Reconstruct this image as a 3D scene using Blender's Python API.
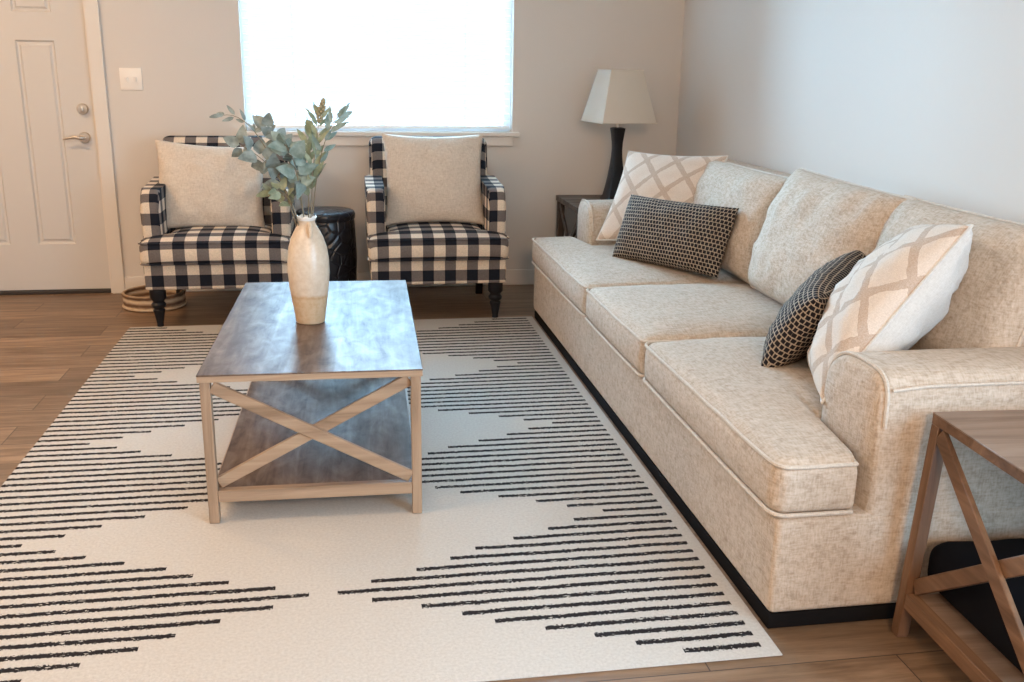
import bpy, bmesh, math, random
from mathutils import Vector, Matrix, noise
random.seed(7)
PI = math.pi
scene = bpy.context.scene
C = scene.collection
for o in list(bpy.data.objects):
    bpy.data.objects.remove(o, do_unlink=True)

# ------------------------------------------------------------------ camera
cam_d = bpy.data.cameras.new('camera'); cam = bpy.data.objects.new('camera', cam_d); C.objects.link(cam)
cam_d.sensor_width = 36.0; cam_d.lens = 36.0 * 974.8 / 1024.0; cam_d.clip_start = 0.05
r_ = Vector((0.98641785, -0.16359952, 0.01466339)); u_ = Vector((0.0305837, 0.27064463, 0.96219339)); f_ = Vector((0.16138295, 0.94867628, -0.27197217))
cam.matrix_world = Matrix(((r_.x, u_.x, -f_.x, 0), (r_.y, u_.y, -f_.y, 0), (r_.z, u_.z, -f_.z, 1.30), (0, 0, 0, 1)))
scene.camera = cam

# ------------------------------------------------------------------ world, lights, exposure
vs = scene.view_settings
vs.view_transform = 'Standard'; vs.look = 'None'; vs.gamma = 1.0; vs.use_curve_mapping = False
vs.exposure = -0.17
scene.cycles.use_denoising = True
scene.cycles.max_bounces = 10; scene.cycles.diffuse_bounces = 5
scene.cycles.sample_clamp_indirect = 6.0
W = bpy.data.worlds.new('world'); scene.world = W; W.use_nodes = True
bg = W.node_tree.nodes['Background']; bg.inputs[0].default_value = (0.70, 0.86, 1.0, 1); bg.inputs[1].default_value = 1.7

def area(name, loc, target, sx, sy, power, col):
    d = bpy.data.lights.new(name, 'AREA'); d.shape = 'RECTANGLE'; d.size = sx; d.size_y = sy
    d.energy = power; d.color = col
    o = bpy.data.objects.new(name, d); C.objects.link(o); o.location = loc
    o.rotation_euler = (Vector(target) - Vector(loc)).to_track_quat('-Z', 'Y').to_euler()
    return o
area('daylight_window', (0.205, 6.20, 1.62), (0.205, 0, 1.40), 2.6, 2.0, 1020, (0.37, 0.70, 1.0))      # sky behind the window
area('daylight_patio', (2.45, -0.15, 1.15), (-0.4, 1.3, 0.6), 2.2, 2.0, 200, (0.42, 0.72, 1.0))         # sky behind the glass door beside the camera
area('ceiling_lamp_warm', (-1.5, 2.2, 2.42), (-1.5, 2.2, 0), 0.5, 0.5, 36, (1.0, 0.68, 0.41))         # room's ceiling lamp
area('entry_lamp_warm', (-2.1, 4.3, 2.42), (-2.1, 4.3, 0), 0.4, 0.4, 38, (1.0, 0.68, 0.40))           # lamp by the front door
area('kitchen_lamp_warm', (-0.9, -1.0, 2.42), (-0.6, 1.0, 0), 0.8, 0.8, 46, (1.0, 0.70, 0.45))

area('rear_fill_warm', (0.3, -1.7, 2.2), (0.9, 2.2, 0.4), 0.7, 0.5, 84, (1.0, 0.66, 0.40))          # unseen warm fill behind the camera, added to brighten the sofa end
# ------------------------------------------------------------------ node helpers
def new_mat(name, rough=0.7, col=(0.8, 0.8, 0.8), spec=0.5, metal=0.0):
    m = bpy.data.materials.new(name); m.use_nodes = True
    b = m.node_tree.nodes['Principled BSDF']
    b.inputs['Base Color'].default_value = (*col, 1); b.inputs['Roughness'].default_value = rough
    b.inputs['Specular IOR Level'].default_value = spec; b.inputs['Metallic'].default_value = metal
    return m, m.node_tree.nodes, m.node_tree.links, b
def tc(n, l, out='Object', scale=(1, 1, 1), rot=(0, 0, 0)):
    t = n.new('ShaderNodeTexCoord'); mp = n.new('ShaderNodeMapping')
    mp.inputs['Scale'].default_value = scale; mp.inputs['Rotation'].default_value = rot
    l.new(t.outputs[out], mp.inputs['Vector']); return mp.outputs['Vector']
def noise_n(n, l, vec, scale=5, detail=4, rough=0.6, dist=0.0):
    t = n.new('ShaderNodeTexNoise'); t.inputs['Scale'].default_value = scale; t.inputs['Detail'].default_value = detail
    t.inputs['Roughness'].default_value = rough; t.inputs['Distortion'].default_value = dist
    if vec is not None: l.new(vec, t.inputs['Vector'])
    return t.outputs['Fac']
def ramp(n, l, fac, stops, interp='LINEAR'):
    t = n.new('ShaderNodeValToRGB'); t.color_ramp.interpolation = interp
    e = t.color_ramp.elements
    while len(e) < len(stops): e.new(0.5)
    for k, (p, c) in enumerate(stops):
        e[k].position = p; e[k].color = (*c, 1) if len(c) == 3 else c
    l.new(fac, t.inputs['Fac']); return t.outputs['Color']
def mix(n, l, fac, a, b, mode='MIX'):
    t = n.new('ShaderNodeMix'); t.data_type = 'RGBA'; t.blend_type = mode
    for s, v in ((0, fac), (6, a), (7, b)):
        if isinstance(v, (int, float)): t.inputs[s].default_value = v
        elif isinstance(v, tuple): t.inputs[s].default_value = (*v, 1) if len(v) == 3 else v
        else: l.new(v, t.inputs[s])
    return t.outputs[2]
def mth(n, l, op, a, b=None, c=None):
    t = n.new('ShaderNodeMath'); t.operation = op
    for k, v in enumerate((a, b, c)):
        if v is None: continue
        if isinstance(v, (int, float)): t.inputs[k].default_value = v
        else: l.new(v, t.inputs[k])
    return t.outputs[0]
def bump(n, l, b, h, strength=0.3, dist=0.01):
    t = n.new('ShaderNodeBump'); t.inputs['Strength'].default_value = strength; t.inputs['Distance'].default_value = dist
    l.new(h, t.inputs['Height']); l.new(t.outputs[0], b.inputs['Normal'])

# ------------------------------------------------------------------ materials
def m_paint(name, col, rough=0.75, spec=0.3, tex=0.05):
    m, n, l, b = new_mat(name, rough, col, spec)
    v = tc(n, l)
    bump(n, l, b, noise_n(n, l, v, 90, 2, 0.5), tex, 0.004)
    return m
M_WALL = m_paint('greige_wall_paint', (0.65, 0.585, 0.523))
M_CEIL = m_paint('white_ceiling_paint', (0.78, 0.75, 0.70))
M_TRIM = m_paint('cream_trim_paint', (0.70, 0.63, 0.56), 0.45, 0.5, 0.0)
M_DOOR = m_paint('cream_door_paint', (0.60, 0.555, 0.51), 0.42, 0.5, 0.0)
M_WHITE, *_ = new_mat('white_vinyl', 0.4, (0.86, 0.87, 0.88))
M_PLASTIC, *_ = new_mat('ivory_switch_plastic', 0.35, (0.84, 0.76, 0.68))
M_NICKEL, *_ = new_mat('brushed_nickel', 0.3, (0.62, 0.54, 0.46), 0.5, 1.0)
M_RUBBER, *_ = new_mat('dark_threshold', 0.6, (0.03, 0.022, 0.018))
M_BLACKWOOD, *_ = new_mat('black_lacquered_wood', 0.42, (0.010, 0.010, 0.013), 0.3)
M_BLACKFAB, *_ = new_mat('black_fabric', 0.95, (0.006, 0.006, 0.008), 0.1)
M_PLINTH, *_ = new_mat('black_plinth', 0.9, (0.007, 0.006, 0.006), 0.1)

def m_floor():
    m, n, l, b = new_mat('wood_plank_floor', 0.42, spec=0.35)
    v = tc(n, l)
    br = n.new('ShaderNodeTexBrick'); l.new(v, br.inputs['Vector'])
    br.offset = 0.37; br.offset_frequency = 2
    br.inputs['Color1'].default_value = (0.15, 0.15, 0.15, 1); br.inputs['Color2'].default_value = (0.85, 0.85, 0.85, 1)
    br.inputs['Mortar'].default_value = (0, 0, 0, 1); br.inputs['Scale'].default_value = 1.0
    br.inputs['Mortar Size'].default_value = 0.0016; br.inputs['Brick Width'].default_value = 1.22; br.inputs['Row Height'].default_value = 0.18
    br.inputs['Bias'].default_value = 0.0
    plank = br.outputs['Color']
    # shift the grain from plank to plank
    off = n.new('ShaderNodeVectorMath'); off.operation = 'MULTIPLY_ADD'
    l.new(plank, off.inputs[0]); off.inputs[1].default_value = (7, 3, 5); 
    mp = n.new('ShaderNodeMapping'); mp.inputs['Scale'].default_value = (1.3, 14, 1); l.new(v, mp.inputs['Vector']); l.new(mp.outputs[0], off.inputs[2])
    g = noise_n(n, l, off.outputs[0], 2.2, 8, 0.65, 0.6)
    c = ramp(n, l, g, [(0.25, (0.088, 0.046, 0.023)), (0.5, (0.20, 0.118, 0.066)), (0.75, (0.32, 0.202, 0.124))])
    tone = mix(n, l, 0.33, c, plank, 'OVERLAY')
    c2 = mix(n, l, br.outputs['Fac'], tone, (0.05, 0.03, 0.02))
    l.new(c2, b.inputs['Base Color'])
    bump(n, l, b, g, 0.12, 0.004)
    return m
M_FLOOR = m_floor()

def m_wood(name, cols, axis, rough=0.45, fine=1.0, spec=0.4, mottled=0.0):
    m, n, l, b = new_mat(name, rough, spec=spec)
    sc = [22 * fine, 22 * fine, 22 * fine]; sc['xyz'.index(axis)] = 1.5 * fine
    v = tc(n, l, scale=tuple(sc))
    g = noise_n(n, l, v, 1.0, 8, 0.65, 0.8)
    if mottled:
        sc2 = [14, 14, 14]; sc2['xyz'.index(axis)] = 6
        g2 = noise_n(n, l, tc(n, l, scale=tuple(sc2)), 1.4, 5, 0.6, 0.5)
        g = mth(n, l, 'ADD', mth(n, l, 'MULTIPLY', g, 1 - mottled), mth(n, l, 'MULTIPLY', g2, mottled))
    c = ramp(n, l, g, [(0.28, cols[0]), (0.5, cols[1]), (0.72, cols[2])])
    l.new(c, b.inputs['Base Color'])
    rr = n.new('ShaderNodeMapRange'); l.new(g, rr.inputs['Value']); rr.inputs['From Min'].default_value = 0.3; rr.inputs['From Max'].default_value = 0.7
    rr.inputs['To Min'].default_value = rough + 0.12; rr.inputs['To Max'].default_value = rough - 0.06
    l.new(rr.outputs[0], b.inputs['Roughness'])
    bump(n, l, b, g, 0.10, 0.003)
    return m
TAN = ((0.20, 0.125, 0.075), (0.34, 0.225, 0.145), (0.46, 0.33, 0.22))
BRN = ((0.075, 0.036, 0.017), (0.15, 0.075, 0.038), (0.25, 0.135, 0.072))
GRYB = ((0.055, 0.036, 0.028), (0.15, 0.105, 0.080), (0.26, 0.195, 0.155))
M_CT = m_wood('rustic_grey_brown_top', GRYB, 'y', 0.36, 1.0, 0.024, 0.55)
M_TANX = m_wood('tan_wood_grain_across', TAN, 'x'); M_TANY = m_wood('tan_wood_grain_along', TAN, 'y'); M_TANZ = m_wood('tan_wood_grain_upright', TAN, 'z')
M_BRNX = m_wood('brown_wood_grain_across', BRN, 'x'); M_BRNY = m_wood('brown_wood_grain_along', BRN, 'y'); M_BRNZ = m_wood('brown_wood_grain_upright', BRN, 'z')
M_ETTOP = m_wood('brown_wood_top', ((0.14, 0.083, 0.055), (0.25, 0.165, 0.117), (0.36, 0.26, 0.195)), 'x', 0.38, 0.8)

def m_weave(name, c1, c2, c3, rough=0.9, scale=1.0, strength=0.5):
    m, n, l, b = new_mat(name, rough, spec=0.2)
    b.inputs['Sheen Weight'].default_value = 0.05
    q, w = 300 * scale, 75 * scale
    fs = [noise_n(n, l, tc(n, l, scale=v), 1.0, 3, 0.6) for v in ((q, w * .6, w), (w * .6, q, w), (w, w, q))]
    s = mth(n, l, 'MULTIPLY', mth(n, l, 'ADD', mth(n, l, 'ADD', fs[0], fs[1]), fs[2]), 1 / 3)
    big = noise_n(n, l, tc(n, l), 9, 3, 0.5)
    s2 = mth(n, l, 'ADD', mth(n, l, 'MULTIPLY', s, 0.93), mth(n, l, 'MULTIPLY', big, 0.07))
    c = ramp(n, l, s2, [(0.36, c1), (0.5, c2), (0.65, c3)])
    l.new(c, b.inputs['Base Color'])
    h = mth(n, l, 'ADD', s, mth(n, l, 'MULTIPLY', noise_n(n, l, tc(n, l), 7, 2, 0.5), 1.2))
    bump(n, l, b, h, strength, 0.006)
    return m
M_SOFA = m_weave('oatmeal_chenille', (0.36, 0.27, 0.195), (0.515, 0.415, 0.325), (0.64, 0.54, 0.45), 0.9, 0.7, 0.5)
M_PIPE = m_weave('oatmeal_piping', (0.45, 0.37, 0.30), (0.57, 0.485, 0.40), (0.66, 0.58, 0.50), 0.9, 1.0, 0.3)
M_BOUCLE = m_weave('cream_boucle', (0.48, 0.39, 0.305), (0.585, 0.485, 0.39), (0.68, 0.585, 0.485), 0.95, 0.9, 0.5)
M_WHITECLOTH = m_weave('off_white_cloth', (0.54, 0.51, 0.47), (0.62, 0.595, 0.555), (0.69, 0.665, 0.63), 0.9, 1.5, 0.25)

def uvsep(n, l):
    u = n.new('ShaderNodeUVMap'); s = n.new('ShaderNodeSeparateXYZ'); l.new(u.outputs[0], s.inputs[0]); return s.outputs[0], s.outputs[1]
def m_gingham():
    m, n, l, b = new_mat('buffalo_check_cloth', 0.9, spec=0.15)
    u, v = uvsep(n, l); P = 0.115
    def dark(x, ph):
        f = mth(n, l, 'FRACT', mth(n, l, 'ADD', mth(n, l, 'DIVIDE', x, P), ph))
        d = mth(n, l, 'ABSOLUTE', mth(n, l, 'SUBTRACT', f, 0.5))      # 0 at centre of the dark band
        return mth(n, l, 'LESS_THAN', d, 0.25)
    a = dark(u, 0.0); c = dark(v, -0.196)
    s = mth(n, l, 'MULTIPLY', mth(n, l, 'ADD', a, c), 0.5)
    col = ramp(n, l, s, [(0.0, (0.66, 0.535, 0.41)), (0.3, (0.15, 0.125, 0.115)), (0.75, (0.011, 0.013, 0.020))], 'CONSTANT')
    nz = noise_n(n, l, tc(n, l), 220, 3, 0.6)
    col2 = mix(n, l, 0.35, col, mix(n, l, 1.0, col, ramp(n, l, nz, [(0.3, (0.5, 0.5, 0.5)), (0.7, (1.35, 1.35, 1.35))]), 'MULTIPLY'))
    l.new(col2, b.inputs['Base Color'])
    bump(n, l, b, nz, 0.25, 0.003)
    return m
M_GING = m_gingham()
def m_lattice():
    m, n, l, b = new_mat('diamond_lattice_cloth', 0.9, spec=0.15)
    u, v = uvsep(n, l)
    nz = noise_n(n, l, tc(n, l), 30, 3, 0.6)
    w = mth(n, l, 'MULTIPLY', mth(n, l, 'SUBTRACT', nz, 0.5), 0.10)
    def band(sgn):
        x = mth(n, l, 'ADD', mth(n, l, 'MULTIPLY', u, 1 / 0.165), mth(n, l, 'MULTIPLY', v, sgn / 0.185))
        f = mth(n, l, 'ABSOLUTE', mth(n, l, 'SUBTRACT', mth(n, l, 'FRACT', mth(n, l, 'ADD', x, 0.25)), 0.5))
        return mth(n, l, 'LESS_THAN', mth(n, l, 'ADD', f, w), 0.10)
    s = mth(n, l, 'MAXIMUM', band(1), band(-1))
    c = mix(n, l, mth(n, l, 'MULTIPLY', s, 0.85), (0.70, 0.60, 0.51), (0.42, 0.30, 0.22))
    fine = noise_n(n, l, tc(n, l), 300, 2, 0.6)
    c = mix(n, l, 0.3, c, ramp(n, l, fine, [(0.3, (0.45, 0.36, 0.29)), (0.7, (0.85, 0.76, 0.67))]))
    l.new(c, b.inputs['Base Color'])
    bump(n, l, b, mth(n, l, 'ADD', fine, s), 0.35, 0.004)
    return m
M_LATT = m_lattice()
def m_darkweave():
    m, n, l, b = new_mat('black_tan_basketweave', 0.9, spec=0.15)
    u, v = uvsep(n, l); P = 0.0172
    nz = noise_n(n, l, tc(n, l), 70, 3, 0.6)
    w = mth(n, l, 'MULTIPLY', mth(n, l, 'SUBTRACT', nz, 0.5), 0.22)
    rv = mth(n, l, 'DIVIDE', v, P); rf = mth(n, l, 'FLOOR', rv)
    ru = mth(n, l, 'ADD', mth(n, l, 'DIVIDE', u, P), mth(n, l, 'MULTIPLY', mth(n, l, 'FLOORED_MODULO', rf, 2.0), 0.5))
    du = mth(n, l, 'ABSOLUTE', mth(n, l, 'SUBTRACT', mth(n, l, 'FRACT', ru), 0.5))
    dv = mth(n, l, 'ABSOLUTE', mth(n, l, 'SUBTRACT', mth(n, l, 'FRACT', rv), 0.5))
    c0 = mth(n, l, 'ADD', mth(n, l, 'MAXIMUM', du, dv), w)          # 0 in the middle of a dark knot
    c = ramp(n, l, c0, [(0.37, (0.014, 0.013, 0.016)), (0.43, (0.36, 0.285, 0.215))])
    l.new(c, b.inputs['Base Color'])
    bump(n, l, b, c0, 0.6, 0.006)
    return m
M_DARKW = m_darkweave()

RUG_X0, RUG_X1, RUG_Y0, RUG_Y1, RUG_XC = -1.103, 0.955, 1.832, 4.985, -0.0925
def m_rug():
    m, n, l, b = new_mat('zigzag_line_rug', 0.95, spec=0.1)
    t = n.new('ShaderNodeTexCoord'); s = n.new('ShaderNodeSeparateXYZ'); l.new(t.outputs['Object'], s.inputs[0])
    x, y = s.outputs[0], s.outputs[1]                      # object origin at world (RUG_XC, RUG_Y0)
    wob = mth(n, l, 'MULTIPLY', mth(n, l, 'SUBTRACT', noise_n(n, l, tc(n, l, scale=(3, 3, 1)), 2, 2, 0.5), 0.5), 0.010)
    yy = mth(n, l, 'SUBTRACT', mth(n, l, 'ADD', y, wob), 0.046)
    q = mth(n, l, 'MULTIPLY', mth(n, l, 'DIVIDE', yy, 0.0459), mth(n, l, 'MULTIPLY_ADD', yy, -0.0142, 1.0))
    row = mth(n, l, 'ROUND', q)
    fr = mth(n, l, 'ABSOLUTE', mth(n, l, 'SUBTRACT', q, row))
    d = mth(n, l, 'ABSOLUTE', mth(n, l, 'SUBTRACT', mth(n, l, 'FLOORED_MODULO', row, 16.0), 8.0))
    jit = n.new('ShaderNodeTexWhiteNoise'); jit.noise_dimensions = '1D'; l.new(d, jit.inputs['W'])
    xe = mth(n, l, 'ADD', mth(n, l, 'MULTIPLY', d, 0.0985), mth(n, l, 'MULTIPLY_ADD', jit.outputs['Value'], 0.03, 0.018))
    ax = mth(n, l, 'ABSOLUTE', x)
    ed = noise_n(n, l, tc(n, l, scale=(150, 150, 1)), 1.0, 3, 0.7)
    brk = noise_n(n, l, tc(n, l, scale=(45, 160, 1)), 1.0, 2, 0.6)
    wid = mth(n, l, 'MULTIPLY_ADD', mth(n, l, 'SUBTRACT', ed, 0.5), 0.50, 0.195)
    online = mth(n, l, 'LESS_THAN', fr, wid)
    online = mth(n, l, 'MULTIPLY', online, mth(n, l, 'GREATER_THAN', ax, xe))
    online = mth(n, l, 'MULTIPLY', online, mth(n, l, 'LESS_THAN', ax, 1.012))
    online = mth(n, l, 'MULTIPLY', online, mth(n, l, 'LESS_THAN', brk, 0.645))
    online = mth(n, l, 'MULTIPLY', online, mth(n, l, 'LESS_THAN', mth(n, l, 'ABSOLUTE', mth(n, l, 'SUBTRACT', row, 32.0)), 32.5))
    pile = noise_n(n, l, tc(n, l, scale=(120, 120, 1)), 1.0, 3, 0.7)
    base = ramp(n, l, pile, [(0.3, (0.46, 0.41, 0.36)), (0.7, (0.56, 0.51, 0.455))])
    c = mix(n, l, online, base, (0.022, 0.018, 0.018))
    l.new(c, b.inputs['Base Color'])
    bump(n, l, b, mth(n, l, 'ADD', pile, mth(n, l, 'MULTIPLY', online, -0.5)), 0.35, 0.004)
    return m
M_RUG = m_rug()
def m_stool():
    m, n, l, b = new_mat('black_embossed_ceramic', 0.28, (0.012, 0.013, 0.018), 0.5)
    v = n.new('ShaderNodeTexVoronoi'); v.inputs['Scale'].default_value = 16; v.feature = 'DISTANCE_TO_EDGE'
    l.new(tc(n, l), v.inputs['Vector'])
    h = mth(n, l, 'MINIMUM', v.outputs['Distance'], 0.12)
    bump(n, l, b, h, 0.8, 0.03)
    return m
M_STOOL = m_stool()
def m_vase():
    m, n, l, b = new_mat('cream_and_tan_glaze', 0.32, spec=0.5)
    t = n.new('ShaderNodeTexCoord'); s = n.new('ShaderNodeSeparateXYZ'); l.new(t.outputs['Object'], s.inputs[0])
    nz = noise_n(n, l, tc(n, l, scale=(8, 8, 3)), 2, 4, 0.6)
    z = mth(n, l, 'ADD', s.outputs[2], mth(n, l, 'MULTIPLY', mth(n, l, 'SUBTRACT', nz, 0.5), 0.02))
    c = ramp(n, l, mth(n, l, 'DIVIDE', z, 0.36), [(0.0, (0.52, 0.35, 0.20)), (0.235, (0.55, 0.38, 0.22)), (0.26, (0.47, 0.28, 0.13)), (0.29, (0.64, 0.52, 0.40)), (0.6, (0.68, 0.57, 0.45)), (0.9, (0.60, 0.46, 0.33))])
    sp = noise_n(n, l, tc(n, l), 60, 4, 0.7)
    c = mix(n, l, 0.25, c, ramp(n, l, sp, [(0.35, (0.45, 0.30, 0.18)), (0.6, (0.72, 0.62, 0.5))]))
    l.new(c, b.inputs['Base Color']); bump(n, l, b, nz, 0.1, 0.01)
    return m
M_VASE = m_vase()
M_LIP, *_ = new_mat('white_glaze', 0.25, (0.80, 0.78, 0.74))
def m_leaf(name, a, b_):
    m, n, l, b = new_mat(name, 0.65, spec=0.3)
    c = ramp(n, l, noise_n(n, l, tc(n, l), 25, 3, 0.6), [(0.35, a), (0.65, b_)])
    l.new(c, b.inputs['Base Color']); b.inputs['Subsurface Weight'].default_value = 0.0
    return m
M_LEAFD = m_leaf('dusty_eucalyptus_leaf', (0.13, 0.155, 0.14), (0.30, 0.335, 0.305))
M_LEAFG = m_leaf('olive_green_leaf', (0.165, 0.19, 0.115), (0.33, 0.355, 0.24))
M_LEAFT = m_leaf('teal_green_leaf', (0.14, 0.195, 0.17), (0.30, 0.37, 0.335))
M_STEM, *_ = new_mat('brown_green_stem', 0.7, (0.20, 0.16, 0.10))
M_SEED, *_ = new_mat('tan_seed_head', 0.8, (0.33, 0.28, 0.17))
def m_basket():
    m, n, l, b = new_mat('woven_seagrass', 0.8, spec=0.2)
    t = n.new('ShaderNodeTexCoord'); s = n.new('ShaderNodeSeparateXYZ'); l.new(t.outputs['Object'], s.inputs[0])
    w = mth(n, l, 'SINE', mth(n, l, 'MULTIPLY', s.outputs[2], 2 * PI / 0.042))
    nz = noise_n(n, l, tc(n, l, scale=(20, 20, 60)), 1.5, 4, 0.6)
    k = mth(n, l, 'ADD', mth(n, l, 'MULTIPLY_ADD', w, 0.30, 0.5), mth(n, l, 'MULTIPLY', mth(n, l, 'SUBTRACT', nz, 0.5), 0.5))
    l.new(ramp(n, l, k, [(0.25, (0.15, 0.085, 0.05)), (0.55, (0.40, 0.28, 0.18)), (0.85, (0.62, 0.48, 0.33))]), b.inputs['Base Color'])
    bump(n, l, b, k, 0.6, 0.01)
    return m
M_BASK = m_basket()
def m_shade():
    m, n, l, b = new_mat('cream_lampshade_linen', 0.85, (0.74, 0.66, 0.56), 0.2)
    tr = n.new('ShaderNodeBsdfTranslucent'); tr.inputs[0].default_value = (0.80, 0.70, 0.58, 1)
    ms = n.new('ShaderNodeMixShader'); ms.inputs[0].default_value = 0.3
    l.new(b.outputs[0], ms.inputs[1]); l.new(tr.outputs[0], ms.inputs[2]); l.new(ms.outputs[0], n['Material Output'].inputs['Surface'])
    return m
M_SHADE = m_shade()
def m_slat():
    m, n, l, b = new_mat('white_blind_slat', 0.5, (0.88, 0.89, 0.90), 0.3)
    tr = n.new('ShaderNodeBsdfTranslucent'); tr.inputs[0].default_value = (0.90, 0.93, 0.95, 1)
    ms = n.new('ShaderNodeMixShader'); ms.inputs[0].default_value = 0.75
    l.new(b.outputs[0], ms.inputs[1]); l.new(tr.outputs[0], ms.inputs[2]); l.new(ms.outputs[0], n['Material Output'].inputs['Surface'])
    return m
M_SLAT = m_slat()
def m_glass():
    m, n, l, b = new_mat('clear_window_glass', 0.02)
    tr = n.new('ShaderNodeBsdfTransparent'); gl = n.new('ShaderNodeBsdfGlossy'); gl.inputs['Roughness'].default_value = 0.02
    fr = n.new('ShaderNodeFresnel'); fr.inputs[0].default_value = 1.45
    ms = n.new('ShaderNodeMixShader'); l.new(fr.outputs[0], ms.inputs[0])
    l.new(tr.outputs[0], ms.inputs[1]); l.new(gl.outputs[0], ms.inputs[2]); l.new(ms.outputs[0], n['Material Output'].inputs['Surface'])
    return m
M_GLASS = m_glass()

# ------------------------------------------------------------------ object helpers
def obj(name, bm, mat, parent=None, smooth=True, origin=None, angle=40):
    """link bm as ONE mesh object; origin = world point that the vertices are given relative to"""
    if origin is not None:
        bmesh.ops.translate(bm, verts=bm.verts, vec=-Vector(origin))
    bmesh.ops.recalc_face_normals(bm, faces=bm.faces)
    me = bpy.data.meshes.new(name); bm.to_mesh(me); bm.free()
    me.materials.append(mat)
    if smooth:
        me.polygons.foreach_set('use_smooth', [True] * len(me.polygons))
        me.set_sharp_from_angle(angle=math.radians(angle))
    o = bpy.data.objects.new(name, me); C.objects.link(o)
    if parent is not None: o.parent = parent
    elif origin is not None: o.location = origin
    return o
def tag(o, label, cat, group=None):
    o['label'] = label; o['category'] = cat
    if group: o['group'] = group
    return o
def thing(name, label, cat, loc=(0, 0, 0), rotz=0.0, group=None):
    o = bpy.data.objects.new(name, None); C.objects.link(o); o.location = loc; o.rotation_euler = (0, 0, rotz)
    o.empty_display_size = 0.1
    return tag(o, label, cat, group)
def struct(name, bm, mat, parent=None, smooth=False):
    o = obj(name, bm, mat, parent, smooth)
    if parent is None: o['kind'] = 'structure'
    return o
def dup(root, loc, label):
    c = root.copy(); C.objects.link(c); c.location = loc; c['label'] = label
    def rec(src, dst):
        for ch in list(src.children):
            if ch.name in made: continue
            k = ch.copy(); C.objects.link(k); k.parent = dst; made.add(k.name); rec(ch, k)
    made = set(); rec(root, c)
    return c

def add_box(bm, x0, x1, y0, y1, z0, z1, bev=0.0, seg=2):
    r = bmesh.ops.create_cube(bm, size=1.0)
    vs_ = r['verts']
    for v in vs_:
        v.co = Vector((x0 + (v.co.x + .5) * (x1 - x0), y0 + (v.co.y + .5) * (y1 - y0), z0 + (v.co.z + .5) * (z1 - z0)))
    if bev > 0:
        es = list({e for v in vs_ for e in v.link_edges})
        bmesh.ops.bevel(bm, geom=es, offset=bev, segments=seg, profile=0.5, affect='EDGES')
def bx(*a, **k):
    bm = bmesh.new(); add_box(bm, *a, **k); return bm
def frame_of(t):
    t = t.normalized(); a = Vector((0, 0, 1)) if abs(t.z) < 0.9 else Vector((1, 0, 0))
    s = t.cross(a).normalized(); return s, s.cross(t).normalized()
def add_bar(bm, p, q, w, h, up=(0, 0, 1), bev=0.002):
    """rectangular bar from p to q; w across, h along up"""
    p = Vector(p); q = Vector(q); d = (q - p); L = d.length; t = d.normalized(); up = Vector(up)
    s = t.cross(up).normalized(); u = s.cross(t).normalized()
    b2 = bmesh.new(); add_box(b2, -w / 2, w / 2, 0, L, -h / 2, h / 2, bev, 1)
    M = Matrix(((s.x, t.x, u.x, p.x), (s.y, t.y, u.y, p.y), (s.z, t.z, u.z, p.z), (0, 0, 0, 1)))
    bmesh.ops.transform(b2, matrix=M, verts=b2.verts)
    me = bpy.data.meshes.new('tmp'); b2.to_mesh(me); b2.free(); bm.from_mesh(me); bpy.data.meshes.remove(me)
def bar(*a, **k):
    bm = bmesh.new(); add_bar(bm, *a, **k); return bm
def add_tube(bm, pts, rad, n=8, closed=False):
    pts = [Vector(p) for p in pts]; N = len(pts); rings = []
    rads = rad if isinstance(rad, (list, tuple)) else [rad] * N
    prev = None
    for i in range(N):
        if closed: t = pts[(i + 1) % N] - pts[i - 1]
        else: t = pts[min(i + 1, N - 1)] - pts[max(i - 1, 0)]
        t.normalize()
        if prev is None: s, u = frame_of(t)
        else:
            s = prev - t * prev.dot(t)
            s = s.normalized() if s.length > 1e-6 else frame_of(t)[0]
            u = s.cross(t).normalized()
        prev = s
        rings.append([bm.verts.new(pts[i] + (s * math.cos(2 * PI * k / n) + u * math.sin(2 * PI * k / n)) * rads[i]) for k in range(n)])
    for i in range(N if closed else N - 1):
        a, b = rings[i], rings[(i + 1) % N]
        for k in range(n): bm.faces.new((a[k], a[(k + 1) % n], b[(k + 1) % n], b[k]))
    if not closed:
        bm.faces.new(rings[0]); bm.faces.new(rings[-1])
def tube(*a, **k):
    bm = bmesh.new(); add_tube(bm, *a, **k); return bm
def lathe(prof, n=32, cx=0, cy=0):
    """prof: (r, z) list; r = 0 closes"""
    bm = bmesh.new(); rings = []
    for r, z in prof:
        if r < 1e-6: rings.append([bm.verts.new((cx, cy, z))])
        else: rings.append([bm.verts.new((cx + r * math.cos(2 * PI * k / n), cy + r * math.sin(2 * PI * k / n), z)) for k in range(n)])
    for a, b in zip(rings, rings[1:]):
        for k in range(n):
            k2 = (k + 1) % n
            if len(a) == 1: bm.faces.new((a[0], b[k2], b[k]))
            elif len(b) == 1: bm.faces.new((a[k], a[k2], b[0]))
            else: bm.faces.new((a[k], a[k2], b[k2], b[k]))
    return bm
def prism(prof, axis, a0, a1, bev=0.0, seg=2):
    """extrude a polygon (pairs of the other two axes in xyz order) along axis"""
    bm = bmesh.new()
    def pt(p, a):
        if axis == 'x': return (a, p[0], p[1])
        if axis == 'y': return (p[0], a, p[1])
        return (p[0], p[1], a)
    A = [bm.verts.new(pt(p, a0)) for p in prof]; B = [bm.verts.new(pt(p, a1)) for p in prof]
    f1 = bm.faces.new(A); f2 = bm.faces.new(B); N = len(prof)
    for k in range(N): bm.faces.new((A[k], A[(k + 1) % N], B[(k + 1) % N], B[k]))
    if bev:
        bmesh.ops.bevel(bm, geom=list(f1.edges) + list(f2.edges), offset=bev, segments=seg, profile=0.5, affect='EDGES')
    return bm
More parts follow.
